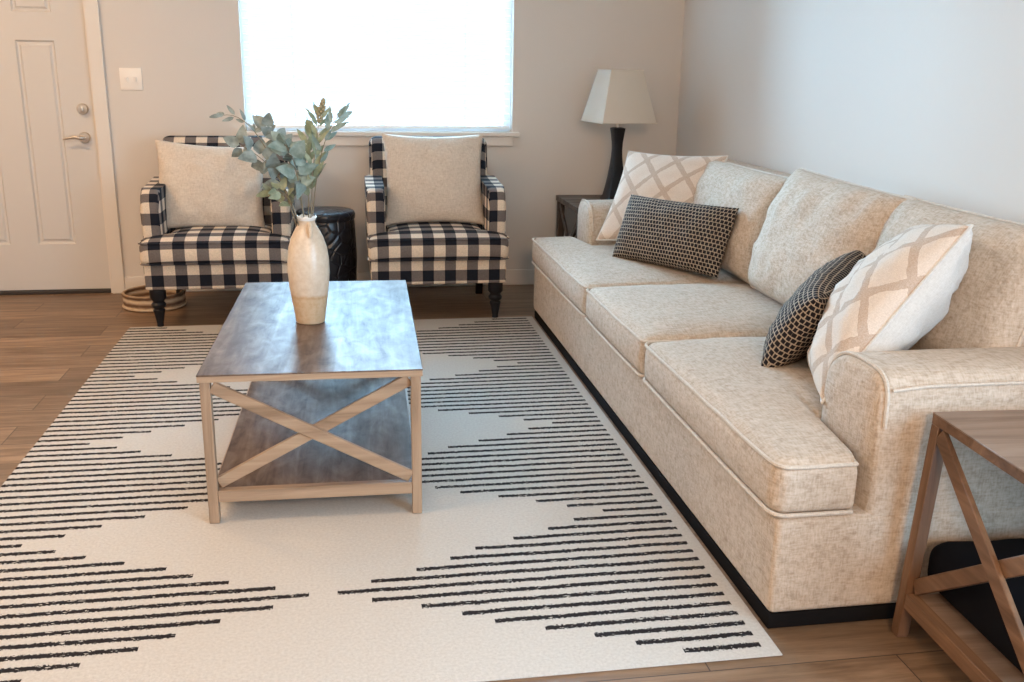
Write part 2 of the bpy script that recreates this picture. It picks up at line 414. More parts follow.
def holed_wall(axis, at, thick, u0, u1, z0, z1, holes):
    """wall panel in the plane axis = at, rectangular holes (u0,u1,z0,z1) cut through, given thickness outward"""
    us = sorted({u0, u1, *[h[0] for h in holes], *[h[1] for h in holes]}); zs = sorted({z0, z1, *[h[2] for h in holes], *[h[3] for h in holes]})
    bm = bmesh.new(); V = {}
    def v(i, j):
        if (i, j) not in V:
            V[i, j] = bm.verts.new((us[i], at, zs[j]) if axis == 'y' else (at, us[i], zs[j]))
        return V[i, j]
    fs = []
    for i in range(len(us) - 1):
        for j in range(len(zs) - 1):
            cu, cz = (us[i] + us[i + 1]) / 2, (zs[j] + zs[j + 1]) / 2
            if any(h[0] < cu < h[1] and h[2] < cz < h[3] for h in holes): continue
            fs.append(bm.faces.new((v(i, j), v(i + 1, j), v(i + 1, j + 1), v(i, j + 1))))
    r = bmesh.ops.extrude_face_region(bm, geom=fs)
    vv = [e for e in r['geom'] if isinstance(e, bmesh.types.BMVert)]
    bmesh.ops.translate(bm, verts=vv, vec=(0, thick, 0) if axis == 'y' else (thick, 0, 0))
    return bm
def rounded_axis(h, r, n, k=4):
    """1-D sample positions over [-h, h] with k extra samples inside each rounded end"""
    core = [-(h - r) + 2 * (h - r) * i / n for i in range(n + 1)]
    ends = [(h - r) + r * (i / k) for i in range(1, k + 1)]
    return [-e for e in reversed(ends)] + core + ends
def rounded_box(hx, hy, hz, r, n=(12, 12, 3), k=4, warp=None):
    """soft box centred at 0 with rounded edges; warp(Vector) moves every vertex"""
    bm = bmesh.new(); H = (hx, hy, hz); ax = [rounded_axis(H[i], r, n[i], k) for i in range(3)]
    for a in range(3):
        i, j = (a + 1) % 3, (a + 2) % 3
        for sgn in (-1, 1):
            g = []
            for p in ax[i]:
                row = []
                for q in ax[j]:
                    c = [0, 0, 0]; c[a] = sgn * H[a]; c[i] = p; c[j] = q
                    row.append(bm.verts.new(c))
                g.append(row)
            for x in range(len(ax[i]) - 1):
                for y in range(len(ax[j]) - 1):
                    bm.faces.new((g[x][y], g[x + 1][y], g[x + 1][y + 1], g[x][y + 1]))
    bmesh.ops.remove_doubles(bm, verts=bm.verts, dist=1e-5)
    for v in bm.verts:
        q = Vector([max(-(H[i] - r), min(H[i] - r, v.co[i])) for i in range(3)])
        d = v.co - q
        if d.length > 1e-9: v.co = q + d.normalized() * r
        if warp: v.co = warp(v.co.copy())
    return bm
def box_uv(bm, dv=0.0):
    uv = bm.loops.layers.uv.verify()
    bm.normal_update()
    for f in bm.faces:
        nx = abs(f.normal.x)
        for lp in f.loops:
            c = lp.vert.co
            lp[uv].uv = (c.y, c.z) if nx > 0.72 else (c.x, c.y + c.z + dv)
def fbm(p, s): return noise.fractal(Vector(p) * s, 1.0, 2.0, 3)
def pillow(w, h, t, pinch=0.06, n=26, e=0.5, pw=2.0, wrinkle=0.006, seed=0.0):
    """knife-edge cushion in the local xy plane, thickness along z, uv in metres"""
    bm = bmesh.new(); uv = bm.loops.layers.uv.verify()
    S = [math.sin(PI / 2 * (-1 + 2 * i / n)) * 0.55 + (-1 + 2 * i / n) * 0.45 for i in range(n + 1)]
    grids = []
    for sg in (1, -1):
        g = []
        for i, u in enumerate(S):
            row = []
            for j, v in enumerate(S):
                x = w / 2 * u * (1 - pinch * (1 - v * v)); y = h / 2 * v * (1 - pinch * (1 - u * u))
                k = max(0.0, (1 - abs(u) ** pw) * (1 - abs(v) ** pw))
                z = t / 2 * k ** e
                edge = min(1.0, k * 3)
                wr = wrinkle * edge * (fbm((x + seed, y, sg), 9) + 0.6 * fbm((x, y + seed, sg * 2), 18))
                cr = wrinkle * 1.2 * edge * math.sin(7 * math.atan2(abs(v) - 0.15, abs(u) - 0.15)) * max(0, (u * u + v * v) - 0.7)
                if (i in (0, n) or j in (0, n)) and sg == -1: row.append(grids[0][i][j]); continue
                row.append(bm.verts.new((x, y, sg * (z + wr + cr) if not (i in (0, n) or j in (0, n)) else 0)))
            g.append(row)
        grids.append(g)
    # surface distance from the middle, so that a woven pattern keeps its size round the edges
    m = n // 2; AU = {}; AV = {}
    for g in grids:
        for j in range(n + 1):
            for step in (1, -1):
                d = 0.0; i = m; AU[g[m][j], 0] = 0.0
                while 0 <= i + step <= n:
                    d += (g[i + step][j].co - g[i][j].co).length; i += step; AU[g[i][j], 0] = d * step
        for i in range(n + 1):
            for step in (1, -1):
                d = 0.0; j = m; AV[g[i][m], 0] = 0.0
                while 0 <= j + step <= n:
                    d += (g[i][j + step].co - g[i][j].co).length; j += step; AV[g[i][j], 0] = d * step
    for sg, g in zip((1, -1), grids):
        for i in range(n):
            for j in range(n):
                q = (g[i][j], g[i + 1][j], g[i + 1][j + 1], g[i][j + 1])
                f = bm.faces.new(q if sg > 0 else q[::-1])
                for lp in f.loops: lp[uv].uv = (AU[lp.vert, 0], AV[lp.vert, 0])
    return bm
def pillow_edge(w, h, pinch, n=20):
    pts = []
    def P(u, v): return Vector((w / 2 * u * (1 - pinch * (1 - v * v)), h / 2 * v * (1 - pinch * (1 - u * u)), 0))
    for i in range(n): pts.append(P(-1 + 2 * i / n, -1))
    for i in range(n): pts.append(P(1, -1 + 2 * i / n))
    for i in range(n): pts.append(P(1 - 2 * i / n, 1))
    for i in range(n): pts.append(P(-1, 1 - 2 * i / n))
    return pts
def basis(right, up):
    r = Vector(right).normalized(); u = Vector(up); u = (u - r * u.dot(r)).normalized(); n = r.cross(u)
    return Matrix(((r.x, u.x, n.x), (r.y, u.y, n.y), (r.z, u.z, n.z)))

# ================================================================== SETTING
XR, YB, XL, YF, HC = 1.985, 5.80, -3.2, -3.0, 2.44
WX0, WX1, WZ0, WZ1 = -0.56, 0.968, 0.905, 2.12
DX0, DX1, DZ1 = -2.165, -1.355, 2.04
struct('floor', bx(XL - .1, XR + .1, YF - .1, YB + .15, -0.05, 0.0), M_FLOOR)
struct('ceiling', bx(XL - .1, XR + .1, YF - .1, YB + .15, HC, HC + .05), M_CEIL)
struct('wall_back', holed_wall('y', YB, 0.14, XL, XR, 0, HC, [(WX0, WX1, WZ0, WZ1), (DX0, DX1, 0.0, DZ1)]), M_WALL)
struct('wall_right', holed_wall('x', XR, .1, YF, YB + .14, 0, HC, [(-1.2, 1.05, .05, 2.1)]), M_WALL)
struct('wall_left', bx(XL - .1, XL, YF, YB + .14, 0, HC), M_WALL)
struct('wall_front', bx(XL, XR, YF - .1, YF, 0, HC), M_WALL)
struct('baseboard_back', bx(-1.285, XR, YB - .014, YB - .0002, 0, 0.095, bev=.003, seg=1), M_TRIM)
struct('baseboard_right', bx(XR - .014, XR - .0002, 1.06, YB - .014, 0, 0.095, bev=.003, seg=1), M_TRIM)
# door casing
bm = prism([(DX1, 0), (DX1 + .07, 0), (DX1 + .07, DZ1 + .07), (DX0 - .07, DZ1 + .07), (DX0 - .07, 0), (DX0, 0), (DX0, DZ1), (DX1, DZ1)], 'y', YB - .02, YB - .0002, 0.004, 2)
struct('trim_1', bm, M_TRIM)
bm = bmesh.new()
for x0, x1 in ((DX1 - .012, DX1 - .0005), (DX0 + .0005, DX0 + .012)): add_box(bm, x0, x1, YB + .002, YB + .13, 0, DZ1 - .001)
add_box(bm, DX0 + .012, DX1 - .012, YB + .002, YB + .13, DZ1 - .013, DZ1 - .001)
jamb_bm = bm
# door slab with raised panels
def door_slab():
    bm = bmesh.new(); x0, x1, z0, z1, y = DX0 + .016, DX1 - .016, 0.022, DZ1 - .018, YB + .028
    pan = []
    for a, b in ((-1.737, -1.538), (-2.075, -1.885)):
        pan += [(a, b, .285, 1.393), (a, b, 1.537, 1.90)]
    us = sorted({x0, x1, *[p[0] for p in pan], *[p[1] for p in pan]}); zs = sorted({z0, z1, *[p[2] for p in pan], *[p[3] for p in pan]})
    V = {}
    def v(i, j):
        if (i, j) not in V: V[i, j] = bm.verts.new((us[i], y, zs[j]))
        return V[i, j]
    pf = []; allf = []
    for i in range(len(us) - 1):
        for j in range(len(zs) - 1):
            f = bm.faces.new((v(i, j), v(i + 1, j), v(i + 1, j + 1), v(i, j + 1))); allf.append(f)
            cu, cz = (us[i] + us[i + 1]) / 2, (zs[j] + zs[j + 1]) / 2
            if any(p[0] < cu < p[1] and p[2] < cz < p[3] for p in pan): pf.append(f)
    be = [e for e in bm.edges if e.is_boundary]
    r = bmesh.ops.extrude_edge_only(bm, edges=be)
    nv = [e for e in r['geom'] if isinstance(e, bmesh.types.BMVert)]
    bmesh.ops.translate(bm, verts=nv, vec=(0, .04, 0))
    ne = [e for e in bm.edges if e.is_boundary]; bmesh.ops.contextual_create(bm, geom=ne)
    bmesh.ops.recalc_face_normals(bm, faces=bm.faces)
    for f in pf:
        for th, dep in ((.012, -.011), (.014, 0.0), (.016, .008)):
            bmesh.ops.inset_individual(bm, faces=[f], thickness=th, depth=dep)
    return bm
door = struct('door_1', door_slab(), M_DOOR)
obj('door_jamb', jamb_bm, M_TRIM, door, False)
obj('threshold', bx(DX0 + .014, DX1 - .014, YB + .0, YB + .12, 0.0005, 0.019, bev=.003, seg=1), M_RUBBER, door, False)
def disc_y(cx, cz, y0, r, dep, dome=0.4, n=24):
    bm = lathe([(0, 0), (r, 0), (r, dep * .6), (r * .85, dep), (r * dome, dep * 1.05), (0, dep * 1.05)], n)
    bmesh.ops.rotate(bm, cent=(0, 0, 0), matrix=Matrix.Rotation(PI / 2, 3, 'X'), verts=bm.verts)
    bmesh.ops.translate(bm, verts=bm.verts, vec=(cx, y0, cz)); return bm
YD = YB + .028
db = obj('deadbolt', disc_y(-1.425, 1.035, YD, .030, .022), M_NICKEL, door)
obj('thumb_turn', bx(-1.429, -1.421, YD - .040, YD - .02, 1.020, 1.050, bev=.003), M_NICKEL, db)
hb = disc_y(-1.430, .880, YD, .031, .018)
hd = obj('door_handle', hb, M_NICKEL, door)
obj('lever', tube([(-1.430, YD - .015, .880), (-1.430, YD - .045, .880), (-1.442, YD - .052, .880), (-1.475, YD - .052, .886), (-1.51, YD - .050, .879), (-1.535, YD - .047, .872)], [.010, .010, .010, .009, .007, .005], 10), M_NICKEL, hd)
# light switch
sw = thing('light_switch', 'ivory double light switch plate on the wall beside the front door', 'light switch', (-1.1535, YB, 1.1975))
obj('plate', bx(-.058, .058, -.007, -.0002, -.0585, .0585, bev=.003), M_PLASTIC, sw)
for sx in (-.023, .023):
    obj('toggle', prism([(-.012, -.014), (-.0065, -.014), (-.0065, .012), (-.016, .010)], 'x', sx - .007, sx + .007, .0015, 1), M_PLASTIC, sw)
# window
win = struct('window_1', holed_wall('y', YB + .075, .05, WX0 + .0008, WX1 - .0008, WZ0 + .0008, WZ1 - .0008, [(WX0 + .045, .185, WZ0 + .05, WZ1 - .05), (.235, WX1 - .045, WZ0 + .05, WZ1 - .05)]), M_WHITE)
obj('pane', bx(WX0 + .040, .19, YB + .098, YB + .102, WZ0 + .045, WZ1 - .045), M_GLASS, win, False)
obj('pane', bx(.23, WX1 - .040, YB + .098, YB + .102, WZ0 + .045, WZ1 - .045), M_GLASS, win, False)
struct('trim_2', prism([(WX0 - .04, YB - .035), (WX1 + .04, YB - .035), (WX1 + .04, YB - .0005), (WX1 - .001, YB - .0005), (WX1 - .001, YB + .074), (WX0 + .001, YB + .074), (WX0 + .001, YB - .0005), (WX0 - .04, YB - .0005)], 'z', .897, .922, .004, 2), M_TRIM)
struct('trim_3', bx(WX0 - .005, WX1 + .005, YB - .015, YB - .0005, .840, .8965, bev=.004), M_TRIM)
# blind
bl = thing('window_blind', 'white horizontal slat blind hanging inside the bright window', 'blind', (.204, YB + .04, WZ0))
BO = (.204, YB + .04, WZ0)
obj('headrail', bx(WX0 + .012, WX1 - .012, YB + .015, YB + .065, WZ1 - .05, WZ1 - .002, bev=.003), M_WHITE, bl, origin=BO)
bm = bmesh.new(); z = .985
while z < WZ1 - .06:
    ca, sa = math.cos(.15), math.sin(.15); hw = .0245
    prof = []
    for k in range(5):
        s = -1 + k / 2; prof.append((YB + .04 + hw * s * ca, z + hw * s * sa + .003 * (1 - s * s)))
    rows = [[bm.verts.new((x, p[0], p[1])) for p in prof] for x in (WX0 + .014, WX1 - .014)]
    for k in range(4): bm.faces.new((rows[0][k], rows[0][k + 1], rows[1][k + 1], rows[1][k]))
    z += .042
obj('slats', bm, M_SLAT, bl, origin=BO)
obj('bottom_rail', bx(WX0 + .013, WX1 - .013, YB + .017, YB + .063, .935, .956, bev=.004), M_WHITE, bl, origin=BO)
for x in (-.28, .204, .69):
    obj('ladder_cord', tube([(x, YB + .016, .94), (x, YB + .016, WZ1 - .04)], .0012, 6), M_WHITE, bl, origin=BO)

# ================================================================== RUG
def rug_bm():
    bm = bmesh.new(); add_box(bm, RUG_X0, RUG_X1, RUG_Y0, RUG_Y1, 0.0008, 0.005, bev=.0015, seg=2); return bm
rug = obj('area_rug', rug_bm(), M_RUG, origin=(RUG_XC, RUG_Y0, 0))
tag(rug, 'cream area rug with broken black lines forming zigzag diamonds under the coffee table', 'rug')
RZ = 0.0053

# ================================================================== SOFA
SO = (1.45, 3.465, 0)
sofa = thing('sofa', 'long oatmeal chenille three cushion sofa against the pale wall', 'sofa', SO)
SX0, SX1, SY0, SY1 = 0.962, 1.955, 1.935, 5.0
bm = rounded_box((SX1 - SX0) / 2, (SY1 - SY0) / 2, .1255, .018, (8, 30, 3), 3)
bmesh.ops.translate(bm, verts=bm.verts, vec=((SX0 + SX1) / 2, (SY0 + SY1) / 2, .1675))
obj('base', bm, M_SOFA, sofa, origin=SO)
obj('plinth', bx(SX0 + .003, SX1 - .03, SY0 + .006, SY1 - .03, 0.0005, .0415, bev=.004), M_PLINTH, sofa, origin=SO)
# arms
def arm_profile(yc, hw=.142, n=20):
    side = 1 if yc < 3 else -1
    P = [(yc - hw, .285)]
    for i in range(n + 1):
        t = -1 + 2 * i / n
        t = math.sin(t * PI / 2); ex = 4.5 if t * side < 0 else 2.5
        P.append((yc + hw * t, .505 + .132 * max(0, 1 - abs(t) ** ex) ** (1 / ex)))
    P.append((yc + hw, .285)); return P
def arm_bm(yc):
    bm = bmesh.new(); base = arm_profile(yc); rings = []
    zc = .45
    for x, s in ((SX1 - .03, 1), (1.70, 1), (1.45, 1.006), (1.225, 1), (1.207, .985), (1.194, .95), (1.188, .88), (1.184, .5)):
        rings.append([bm.verts.new((x, yc + (p[0] - yc) * s, (zc + (p[1] - zc) * s) if p[1] > .3 else .285)) for p in base])
    for a, b in zip(rings, rings[1:]):
        for k in range(len(base)): bm.faces.new((a[k], a[(k + 1) % len(base)], b[(k + 1) % len(base)], b[k]))
    bm.faces.new(rings[0]); bm.faces.new(rings[-1]); return bm
for yc in (SY0 + .143, SY1 - .143):
    arm = obj('arm', arm_bm(yc), M_SOFA, sofa, origin=SO)
    pr = [(1.204, yc + (p[0] - yc) * .985, .45 + (p[1] - .45) * .99 + .002) for p in arm_profile(yc)[1:-1]]
    obj('piping', tube(pr, .0055, 7), M_PIPE, arm, origin=SO)
    ys_ = yc - .1425 if yc < 3 else yc + .1425
    obj('seam', tube([(1.212, ys_, .598), (1.3, ys_, .606), (1.6, ys_, .606), (SX1 - .04, ys_, .606)], .004, 7), M_PIPE, arm, origin=SO)
# back frame
bm = rounded_box(.10, (SY1 - SY0) / 2 - .055, .275, .045, (2, 24, 4), 4)
bmesh.ops.translate(bm, verts=bm.verts, vec=(1.855, (SY0 + SY1) / 2, .585))
obj('back', bm, M_SOFA, sofa, origin=SO)
# seat cushions, T-shaped at both ends
CX0, CX1, CZ0, CZ1 = 0.948, 1.74, .295, .434
def seat_cushion(y0, y1, ear):
    """ear = -1 / +1: which end reaches in front of the arm (0: none)"""
    hx, hy, hz = (CX1 - CX0) / 2, (y1 - y0) / 2, (CZ1 - CZ0) / 2; cx, cy, cz = (CX0 + CX1) / 2, (y0 + y1) / 2, (CZ0 + CZ1) / 2
    def warp(p):
        u, v = p.x / hx, p.y / hy
        k = max(0, 1 - u ** 4) * max(0, 1 - v ** 4)
        dz = (.028 * k if p.z > 0 else 0) + .004 * fbm((p.x, p.y + cy, 1.0), 5) * (1 if p.z > 0 else 0)
        dx = -.012 * max(0, 1 - v ** 4) * max(0, 1 - (p.z / hz) ** 2) if p.x < -hx * .8 else 0
        x = p.x + cx
        s = 1 - min(1, max(0, (x - 1.150) / .025)); s = s * s * (3 - 2 * s)
        t = max(0, (p.y * ear + hy) / (2 * hy)) if ear else 0
        dy = ear * (.285 * s) * t
        return Vector((x + dx, p.y + cy + dy, p.z + cz + dz))
    ax = rounded_box(hx, hy, hz, .034, (40, 24, 3), 5, warp)
    def rim(z):
        pts = []; rr = .03; ix, iy = hx - rr, hy - rr
        seq = []
        for (sx, sy, a0) in ((1, 1, 0), (-1, 1, 90), (-1, -1, 180), (1, -1, 270)):
            for k in range(5):
                a = math.radians(a0 + k * 22.5); seq.append((sx * ix + rr * math.cos(a), sy * iy + rr * math.sin(a)))
        for i in range(len(seq)):
            a, b = seq[i], seq[(i + 1) % len(seq)]; L = math.hypot(b[0] - a[0], b[1] - a[1]); m_ = max(1, int(L / .02))
            for q in range(m_): pts.append(warp(Vector((a[0] + (b[0] - a[0]) * q / m_, a[1] + (b[1] - a[1]) * q / m_, z))))
        return pts
    return ax, rim(hz - .0095), rim(-hz + .0095)
YS = (2.215, 2.985, 3.795, 4.72)
for y0, y1, ear in ((YS[0], YS[1], -1), (YS[1] + .004, YS[2], 0), (YS[2] + .004, YS[3], 1)):
    bm, top, bot = seat_cushion(y0, y1, ear)
    cu = obj('seat_cushion', bm, M_SOFA, sofa, origin=SO, angle=70)
    obj('piping', tube(top, .0052, 7, closed=True), M_PIPE, cu, origin=SO)
    obj('piping', tube(bot, .0052, 7, closed=True), M_PIPE, cu, origin=SO)
# loose back cushions
def back_cushion(yc, w, h, t, roll=0.0, lean=0.22, xoff=0.0, seed=0.0):
    bm = pillow(w, h, t, .02, 30, .42, 3.2, .010, seed)
    R3 = basis((0, -math.cos(roll), math.sin(roll)), (lean, math.sin(roll) * .6, 1))
    M4 = R3.to_4x4(); M4.translation = Vector((1.665 + xoff, yc, .455 + h / 2 * .97))
    bmesh.ops.transform(bm, matrix=M4, verts=bm.verts)
    e = [M4 @ p for p in pillow_edge(w, h, .02, 24)]
    return bm, e
for yc, w, h, t, roll, lean, xo, sd in ((4.12, .98, .445, .23, 0, .32, .01, 1.0), (3.19, .80, .49, .25, -.02, .34, -.01, 2.0), (2.50, .74, .48, .22, 0, .30, .02, 3.0)):
    bm, e = back_cushion(yc, w, h, t, roll, lean, xo, sd)
    cu = obj('back_cushion', bm, M_SOFA, sofa, origin=SO, angle=75)
    obj('piping', tube(e, .005, 6, closed=True), M_PIPE, cu, origin=SO)

# throw pillows on the sofa
def throw(name, label, center, right, up, w, h, t, mat, pinch=.06, back=None, e=.5, wr=.006, seed=0.0, group=None, pipe=None, pw=2.0):
    bm = pillow(w, h, t, pinch, 30, e, pw, wr, seed)
    o = obj(name, bm, mat, angle=80)
    if back is not None:
        o.data.materials.append(back)
        for p in o.data.polygons:
            if p.normal.z < -0.02: p.material_index = 1
    o.location = center; o.rotation_euler = basis(right, up).to_euler()
    tag(o, label, 'pillow', group)
    if pipe is not None:
        obj('piping', tube(pillow_edge(w, h, pinch, 24), .0045, 6, closed=True), pipe, o)
    return o
G = 'throw pillows on the sofa'
throw('throw_pillow', 'cream square pillow with taupe diamond lattice propped in the sofa corner by the lamp', (1.47, 4.47, .70), (.70, -.71, .02), (.37, .45, .81), .53, .50, .15, M_LATT, .07, M_WHITECLOTH, seed=4, group=G, pipe=M_WHITECLOTH)
throw('lumbar_pillow', 'black and tan woven lumbar pillow standing before the lattice pillow nearest the lamp', (1.385, 4.035, .605), (.47, -.88, .02), (.30, .20, .92), .63, .30, .15, M_DARKW, .04, e=.45, seed=5, group=G, pw=2.6)
throw('lumbar_pillow', 'black and tan woven lumbar pillow tucked against the big cream pillow near the sofa arm', (1.415, 2.72, .595), (-.66, -.75, -.10), (.40, -.30, .86), .58, .30, .16, M_DARKW, .04, e=.45, seed=6, group=G, pw=2.6)
throw('throw_pillow', 'large cream and tan diamond pillow with white back leaning over the sofa arm end', (1.442, 2.405, .672), (-.40, -.90, .15), (.52, -.13, .80), .53, .56, .245, M_LATT, .06, M_WHITECLOTH, seed=7, group=G, pipe=M_WHITECLOTH, wr=.016, e=.43)

# ================================================================== COFFEE TABLE
def x_table(root, W_, D_, H_, top_t, leg, shelf_z, M_top, MX, MY, MZ, M_shelf, x_on='y', ov=.006, bw=.036):
    """table with X braces on two opposite ends; local origin at floor centre"""
    hx, hy = W_ / 2 - ov, D_ / 2 - ov
    obj('tabletop', bx(-W_ / 2, W_ / 2, -D_ / 2, D_ / 2, H_ - .004, H_, bev=.0012, seg=1), M_top, root)
    bm = holed_wall('y', 0, 1, -W_ / 2 + .001, W_ / 2 - .001, -D_ / 2 + .001, D_ / 2 - .001, [(-W_ / 2 + .03, W_ / 2 - .03, -D_ / 2 + .03, D_ / 2 - .03)])
    for v in bm.verts: v.co = Vector((v.co.x, v.co.z, H_ - .0042 if v.co.y > .5 else H_ - top_t))
    obj('top_frame', bm, MX, root, False)
    for sx in (-1, 1):
        for sy in (-1, 1):
            x, y = sx * (hx - leg / 2), sy * (hy - leg / 2)
            obj('leg', bx(x - leg / 2, x + leg / 2, y - leg / 2, y + leg / 2, 0.0005, H_ - top_t - .0003, bev=.002, seg=1), MZ, root)
    il = hx - leg; jl = hy - leg
    obj('shelf', bx(-il - leg * .5, il + leg * .5, -jl + .0005, jl - .0005, shelf_z - .014, shelf_z, bev=.001, seg=1), M_shelf, root)
    zt = H_ - top_t; zb = shelf_z + .004
    for s in (-1, 1):
        if x_on == 'y':
            y = s * (hy - leg / 2)
            obj('rail', bx(-il + .0005, il - .0005, y - leg * .45, y + leg * .45, shelf_z - .034, shelf_z + .003, bev=.0015, seg=1), MX, root)
            for k, dy in ((1, .007), (-1, -.007)):
                obj('brace', bar((-k * (il - .003), y + dy, zb + .016), (k * (il - .003), y + dy, zt - .016), .013, bw, up=(0, 0, 1)), MX, root)
            obj('side_rail', bx(s * (hx - leg / 2) - leg * .3, s * (hx - leg / 2) + leg * .3, -jl + .0005, jl - .0005, shelf_z - .032, shelf_z - .0145, bev=.001, seg=1), MY, root)
        else:
            x = s * (hx - leg / 2)
            obj('rail', bx(x - leg * .45, x + leg * .45, -jl + .0005, jl - .0005, shelf_z - .034, shelf_z + .003, bev=.0015, seg=1), MY, root)
            for k, dx in ((1, -.007), (-1, .007)):
                obj('brace', bar((x + dx, -k * (jl - .003), zb + .016), (x + dx, k * (jl - .003), zt - .016), .013, bw, up=(0, 0, 1)), MY, root)
def splay_legs(root, H_, d):
    for o in root.children:
        if o.name.startswith('tabletop') or o.name.startswith('top_frame'): continue
        for v in o.data.vertices:
            v.co.x += math.copysign(1, v.co.x) * d * (1 - v.co.z / H_) * min(1.0, abs(v.co.x) / .25)
ct = thing('coffee_table', 'rustic grey brown coffee table with crossed end braces standing on the rug', 'coffee table', (-.106, 3.275, RZ), math.radians(-1.1))
x_table(ct, .628, 1.205, .455, .022, .029, .100, M_CT, M_TANX, M_TANY, M_TANZ, M_CT)
# end tables
et = thing('end_table', 'brown wooden end table with crossed side brace beside the near sofa arm', 'end table', (1.274 + .30, 1.888 - .31, 0), math.radians(-3.0), 'end tables beside the sofa')
x_table(et, .60, .60, .56, .026, .030, .115, M_ETTOP, M_BRNX, M_BRNY, M_BRNZ, M_ETTOP, 'x', .0012, .038)
bpy.context.view_layer.update(); splay_legs(et, .56, .032)
M_DKX = m_wood('dark_wood_across', ((0.035, 0.022, 0.016), (0.075, 0.05, 0.036), (0.13, 0.09, 0.066)), 'x'); M_DKZ = m_wood('dark_wood_upright', ((0.035, 0.022, 0.016), (0.075, 0.05, 0.036), (0.13, 0.09, 0.066)), 'z')
et2 = thing('end_table', 'dark brown end table in the far corner carrying the lamp', 'end table', (1.225 + .30, 5.715 - .28, 0), 0, 'end tables beside the sofa')
x_table(et2, .60, .56, .56, .030, .040, .125, M_DKX, M_DKX, M_DKX, M_DKZ, M_DKX, 'x')
# black bag on the near end table's shelf
bm = rounded_box(.255, .265, .062, .045, (8, 8, 2), 5, lambda p: Vector((p.x, p.y, p.z + .010 * fbm(p, 8) * (1 if p.z > 0 else 0))))
bag = obj('storage_bag', bm, M_BLACKFAB, angle=80); bag.location = (1.566, 1.632, .1785); bag.rotation_euler = (0, 0, math.radians(-3))
tag(bag, 'soft black fabric bundle on the lower shelf of the near end table', 'bag')

# ================================================================== LAMP
lamp = thing('table_lamp', 'table lamp with black waisted base and cream square tapered shade', 'lamp', (1.515, 5.45, .5602), math.radians(8))
prof = [(0, 0), (.083, 0), (.085, .006), (.083, .016), (.072, .03), (.062, .07), (.050, .13), (.039, .20), (.033, .25), (.031, .29), (.033, .33), (.038, .37), (.043, .40), (.044, .408), (.03, .412), (0, .412)]
bm = lathe(prof, 4)
bmesh.ops.rotate(bm, cent=(0, 0, 0), matrix=Matrix.Rotation(PI / 4, 3, 'Z'), verts=bm.verts)
bmesh.ops.scale(bm, vec=(1.12, 1.12, 1), verts=bm.verts)
bmesh.ops.bevel(bm, geom=[e for e in bm.edges if abs(e.verts[0].co.z - e.verts[1].co.z) > .004], offset=.006, segments=2, profile=.5, affect='EDGES')
obj('base', bm, M_BLACKWOOD, lamp)
obj('neck', lathe([(0, .4125), (.011, .4125), (.011, .45), (.017, .452), (.017, .49), (0, .492)], 16), M_NICKEL, lamp)
bm = bmesh.new()
zs0, zs1, b0, b1, th = .444, .724, .162, .096, .003
rg = []
for hw, z in ((b0, zs0), (b1, zs1), (b1 - th, zs1), (b0 - th, zs0)):
    rg.append([bm.verts.new((sx * hw, sy * hw, z)) for sx, sy in ((-1, -1), (1, -1), (1, 1), (-1, 1))])
for i in range(4):
    a, b = rg[i], rg[(i + 1) % 4]
    for k in range(4): bm.faces.new((a[k], a[(k + 1) % 4], b[(k + 1) % 4], b[k]))
bmesh.ops.bevel(bm, geom=[e for e in bm.edges if abs(e.verts[0].co.z - e.verts[1].co.z) > .1], offset=.004, segments=2, profile=.5, affect='EDGES')
sh = obj('lamp_shade', bm, M_SHADE, lamp)
for hw, z in ((b0, zs0), (b1, zs1)):
    obj('trim_band', tube([(sx * hw, sy * hw, z) for sx, sy in ((-1, -1), (1, -1), (1, 1), (-1, 1))], .004, 6, closed=True), M_SHADE, sh)
bm = bmesh.new()
add_tube(bm, [(-b1 + .004, 0, zs1 - .02), (b1 - .004, 0, zs1 - .02)], .002, 6); add_tube(bm, [(0, 0, zs1 - .02), (0, 0, .49)], .002, 6)
obj('shade_spider', bm, M_NICKEL, sh)
obj('bulb', lathe([(0, .4925), (.013, .4925), (.014, .52), (.03, .56), (.032, .585), (.02, .61), (0, .615)], 16), M_WHITE, lamp)

